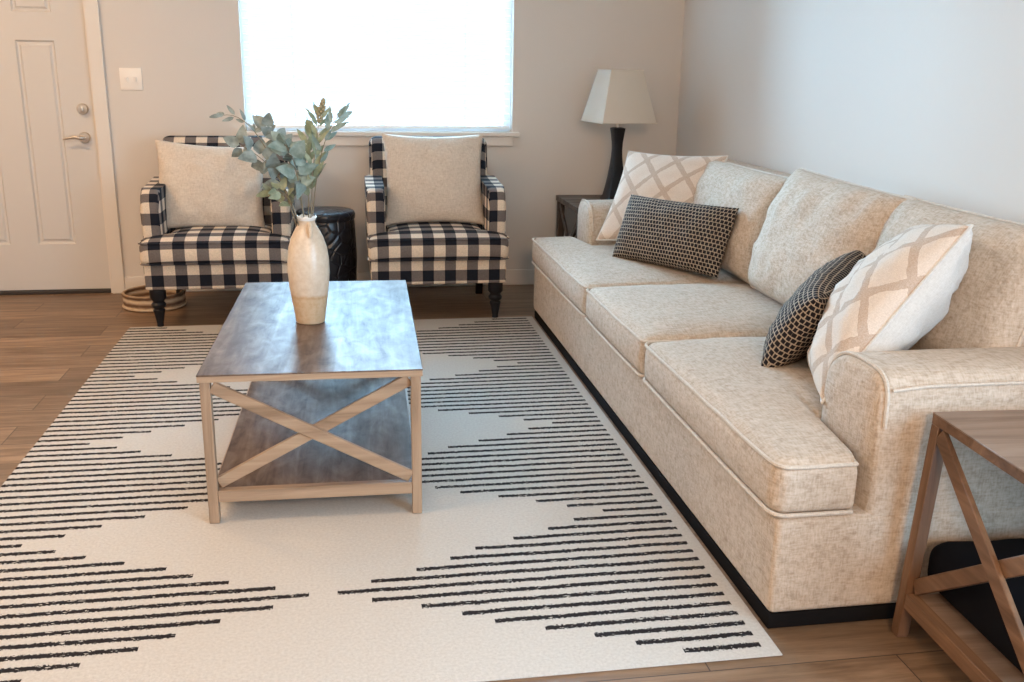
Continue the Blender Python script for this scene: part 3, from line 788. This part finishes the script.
# ================================================================== ARMCHAIRS
ch = thing('armchair', 'black and cream buffalo check armchair near the front door, partly behind the vase', 'armchair', (-.655, 4.93, 0), 0, 'check armchairs under the window')
ch_rail = rounded_box(.352, .305, .064, .012, (6, 6, 2), 3); bmesh.ops.translate(ch_rail, verts=ch_rail.verts, vec=(0, .325, .262)); box_uv(ch_rail, .045)
rail = obj('seat_frame', ch_rail, M_GING, ch)
def chair_cushion():
    hx, hy, hz = .262, .27, .0575
    def warp(p):
        u, v = p.x / hx, p.y / hy
        y = p.y + .265
        dz = .032 * max(0, 1 - u ** 4) * max(0, 1 - v ** 4) if p.z > 0 else 0
        s = 1 - min(1, max(0, (y - .112) / .014)); s = s * s * (3 - 2 * s)
        dy = -.012 * max(0, 1 - u ** 4) * max(0, 1 - (p.z / hz) ** 2) if p.y < -hy * .8 else 0
        return Vector((p.x * (1 + s * (.362 / .262 - 1)), y + dy, p.z + .385 + dz))
    bm = rounded_box(hx, hy, hz, .028, (26, 44, 3), 4, warp); box_uv(bm)
    def rim(z):
        rr = .025; seq = []; ix, iy = hx - rr, hy - rr; pts = []
        for (sx, sy, a0) in ((1, 1, 0), (-1, 1, 90), (-1, -1, 180), (1, -1, 270)):
            for k in range(5):
                a = math.radians(a0 + 22.5 * k); seq.append((sx * ix + rr * math.cos(a), sy * iy + rr * math.sin(a)))
        for i in range(len(seq)):
            a, b = seq[i], seq[(i + 1) % len(seq)]; L = math.hypot(b[0] - a[0], b[1] - a[1]); m_ = max(1, int(L / .012))
            for q in range(m_): pts.append(warp(Vector((a[0] + (b[0] - a[0]) * q / m_, a[1] + (b[1] - a[1]) * q / m_, z))))
        return pts
    return bm, rim(hz - .006), rim(-hz + .006)
bm, t1, t2 = chair_cushion()
cu = obj('seat_cushion', bm, M_GING, ch, angle=70)
def piping_ging(pts, r):
    bm = tube(pts, r, 7, closed=True); box_uv(bm); return bm
obj('piping', piping_ging(t1, .0045), M_GING, cu); obj('piping', piping_ging(t2, .0045), M_GING, cu)
# backrest
bm = rounded_box(.332, .058, .30, .045, (8, 3, 10), 4, lambda p: Vector((p.x, p.y + .565 + (p.z + .3) * .16 + .02 * max(0, (p.z / .3)) ** 3, p.z + .607)))
box_uv(bm); obj('backrest', bm, M_GING, ch)
ap = [(.125, .326), (.116, .58), (.120, .632), (.135, .662), (.160, .677), (.20, .682), (.30, .685), (.40, .690), (.50, .698), (.555, .702), (.60, .702), (.60, .326)]
for s in (-1, 1):
    bm = prism(ap, 'x', s * .268, s * .362, .024, 4); box_uv(bm)
    uv = bm.loops.layers.uv.verify()
    obj('arm', bm, M_GING, ch)
legp = [(0, .0005), (.014, .0005), (.017, .008), (.016, .02), (.026, .075), (.030, .090), (.023, .098), (.034, .108), (.037, .120), (.027, .132), (.030, .140), (.040, .152), (.040, .1975), (0, .1975)]
for s in (-1, 1):
    obj('leg', lathe(legp, 20, s * .300, .060), M_BLACKWOOD, ch)
    bm = prism([(.565, .1975), (.625, .1975), (.665, .0005), (.635, .0005)], 'x', s * .29 - .02, s * .29 + .02, .004, 2)
    obj('leg', bm, M_BLACKWOOD, ch)
ch2 = dup(ch, (.455, 4.93, 0), 'black and cream buffalo check armchair beside the sofa, right under the window')
G2 = 'cream pillows on the check armchairs'
throw('chair_pillow', 'cream boucle square pillow on the armchair near the door', (-.705, 5.315, .665), (.99, .05, -.06), (.02, .34, .94), .57, .475, .16, M_BOUCLE, .09, seed=8, group=G2, wr=.014)
throw('chair_pillow', 'cream linen square pillow on the armchair beside the sofa', (.463, 5.315, .70), (1, -.02, 0), (.0, .34, .94), .55, .505, .16, M_BOUCLE, .08, seed=9, group=G2)

# ================================================================== STOOL, BASKET
st = thing('garden_stool', 'black glazed ceramic drum stool between the two check armchairs', 'stool', (-.128, 5.47, 0))
obj('body', lathe([(0, .0005), (.142, .0005), (.150, .012), (.150, .035), (.156, .05), (.163, .14), (.168, .25), (.164, .37), (.160, .455), (.156, .468)], 48), M_STOOL, st)
obj('seat', lathe([(0, .4685), (.158, .4685), (.164, .476), (.164, .500), (.158, .512), (.145, .518), (.08, .522), (0, .523)], 48), M_STOOL, st)
bk = thing('woven_basket', 'round woven seagrass basket on the floor behind the armchair by the door', 'basket', (-1.065, 5.46, 0))
obj('body', lathe([(0, .0005), (.152, .0005), (.160, .01), (.162, .04), (.160, .075), (.152, .075), (.153, .04), (.150, .02), (0, .014)], 40), M_BASK, bk)
for r, z in ((.157, .076), (.158, .012)):
    obj('rim', tube([(r * math.cos(2 * PI * k / 40), r * math.sin(2 * PI * k / 40), z) for k in range(40)], .010, 8, closed=True), M_BASK, bk)

# ================================================================== VASE AND STEMS
VL = (-.1365, 3.24, RZ + .4555)
va = thing('vase', 'tall cream and tan glazed bottle vase standing on the coffee table', 'vase', VL)
outer = [(0, .0003), (.044, .0003), (.048, .004), (.051, .03), (.058, .075), (.065, .125), (.0685, .175), (.0675, .215), (.062, .255), (.052, .287), (.040, .311), (.031, .326), (.0275, .336), (.0275, .343)]
inner = [(.0235, .343), (.0235, .333), (.036, .307), (.056, .255), (.060, .175), (.045, .04), (0, .03)]
obj('body', lathe(outer + inner, 40), M_VASE, va)
bm = lathe([(.0232, .3435), (.0282, .3435), (.0315, .350), (.033, .354), (.031, .357), (.028, .353), (.0235, .348)], 40)
vv = bm.verts[:]
for i, v in enumerate(vv):
    a = math.atan2(v.co.y, v.co.x); v.co.z += .0035 * math.sin(7 * a) * (v.co.z - .3435) / .0165
for k in range(40): pass
obj('lip', bm, M_LIP, va)
obj('handle', tube([(.010, -.0285, .335), (.012, -.040, .332), (.013, -.049, .318), (.013, -.052, .303), (.012, -.054, .292)], [.007, .0075, .0075, .007, .005], 8), M_VASE, va)
VT = Vector((VL[0], VL[1], VL[2] + .35))
def leaf_into(bm, base, d, nrm, L, Wd, rnd=0.5, cup=.15, n=6):
    """one leaf: a folded oval blade from base along d"""
    d = d.normalized(); s = d.cross(nrm).normalized(); u = s.cross(d).normalized()
    L_ = []; M_ = []; R_ = []
    for i in range(n + 1):
        t = i / n
        w = Wd / 2 * (math.sin(PI * t ** rnd) ** 0.8 if 0 < t < 1 else 0.02)
        c = base + d * (L * t) - u * (cup * L * t * t)
        M_.append(bm.verts.new(c)); L_.append(bm.verts.new(c - s * w + u * w * .25)); R_.append(bm.verts.new(c + s * w + u * w * .25))
    for i in range(n):
        bm.faces.new((L_[i], M_[i], M_[i + 1], L_[i + 1])); bm.faces.new((M_[i], R_[i], R_[i + 1], M_[i + 1]))
def bez(p0, p1, p2, t): return p0 * (1 - t) ** 2 + p1 * 2 * t * (1 - t) + p2 * t * t
def spray(name, label, cat, tip, bend, mat, nl, L, Wd, rnd, start=.25, seedhead=False, curl=.15, spread=1.0, off=(0, 0)):
    p0 = VT + Vector((off[0], off[1], -.14)); p2 = Vector(tip); p1 = VT + Vector(bend)
    o = thing(name, label, cat, tuple(VT + Vector((off[0], off[1], -.14))), 0, 'stems in the vase')
    N = 16; pts = [bez(p0, p1, p2, i / N) for i in range(N + 1)]
    obj('stem', tube(pts, [.0026 - .0016 * i / N for i in range(N + 1)], 6), M_STEM, o, origin=o.location)
    bm = bmesh.new()
    for k in range(nl):
        t = start + (1 - start) * (k + .5) / nl
        c = bez(p0, p1, p2, t); tg = (bez(p0, p1, p2, min(1, t + .02)) - bez(p0, p1, p2, t - .02)).normalized()
        for sd in (0, 1):
            a = k * 2.2 + sd * PI + random.uniform(-.5, .5)
            s, u = frame_of(tg); out = s * math.cos(a) + u * math.sin(a)
            d = tg * random.uniform(.35, .8) + out * spread
            q = random.uniform(.75, 1.15) * (1.0 - .3 * max(0, t - .6))
            pet = c + d.normalized() * .008
            nv = (Vector((random.uniform(-.6, .6), -1, random.uniform(-.2, .9))))
            nv = nv - d.normalized() * nv.dot(d.normalized())
            if nv.length < .1: nv = Vector((0, 0, 1))
            leaf_into(bm, pet, d, nv.normalized(), L * q, Wd * q, rnd, curl)
    leaf_into(bm, p2, (pts[-1] - pts[-2]), Vector((.1, -1, .2)), L * .9, Wd * .8, rnd, curl)
    lv = obj('foliage', bm, mat, o, origin=o.location, angle=180)
    if seedhead:
        b3 = bmesh.new(); d = (pts[-1] - pts[-2]).normalized()
        for k in range(40):
            t = k / 39; a = k * 2.4; s, u = frame_of(d); rr = .010 * math.sin(PI * (.15 + .8 * t))
            pc = p2 + d * (.075 * t - .02) + (s * math.cos(a) + u * math.sin(a)) * rr
            bmesh.ops.create_icosphere(b3, subdivisions=1, radius=.005, matrix=Matrix.Translation(pc))
        obj('seed_head', b3, M_SEED, o, origin=o.location)
    return o
def VP(x, z, y=3.262): return (x, y, z)
spray('eucalyptus_stem', 'round leaved eucalyptus stem arching lowest toward the door in the vase', 'plant stem', VP(-.335, 1.045, 3.24), (-.03, -.01, .16), M_LEAFD, 9, .062, .046, .62, .32, off=(-.008, .002))
spray('eucalyptus_stem', 'round leaved eucalyptus stem with rounded dark tip in the vase before the window edge', 'plant stem', VP(-.255, 1.10, 3.28), (-.01, .02, .20), M_LEAFD, 9, .060, .048, .60, .34, off=(.002, .008))
spray('eucalyptus_stem', 'teal eucalyptus stem filling the middle of the vase bunch', 'plant stem', VP(-.195, 1.05, 3.22), (-.01, -.03, .2), M_LEAFT, 8, .064, .046, .62, .33, off=(0, -.008))
spray('leafy_stem', 'upright olive leaf stem with tan seed head in the vase', 'plant stem', VP(-.080, 1.135, 3.26), (.02, 0, .18), M_LEAFG, 8, .070, .019, .7, .36, True, spread=.45, off=(.008, .0))
spray('leafy_stem', 'narrow leaf stem curving toward the sofa at the top of the bunch', 'plant stem', VP(-.022, 1.135, 3.25), (.03, .0, .24), M_LEAFT, 7, .065, .020, .7, .38, spread=.45, off=(.009, .006))
spray('leafy_stem', 'short narrow leaf stem in the vase between olive and teal stems', 'plant stem', VP(-.120, 1.07, 3.30), (.01, .02, .16), M_LEAFG, 7, .066, .022, .7, .34, spread=.5, off=(.004, .004))
spray('twig_stem', 'thin bare grass blade arching farthest toward the door from the vase', 'plant stem', VP(-.385, 1.135, 3.25), (-.11, 0, .36), M_LEAFD, 4, .045, .014, .7, .55, spread=.4, off=(-.006, -.004))
spray('leafy_stem', 'drooping short olive sprig at the mouth of the vase', 'plant stem', VP(-.245, .90, 3.21), (-.03, -.03, .12), M_LEAFG, 5, .055, .028, .65, .45, off=(-.008, -.006))
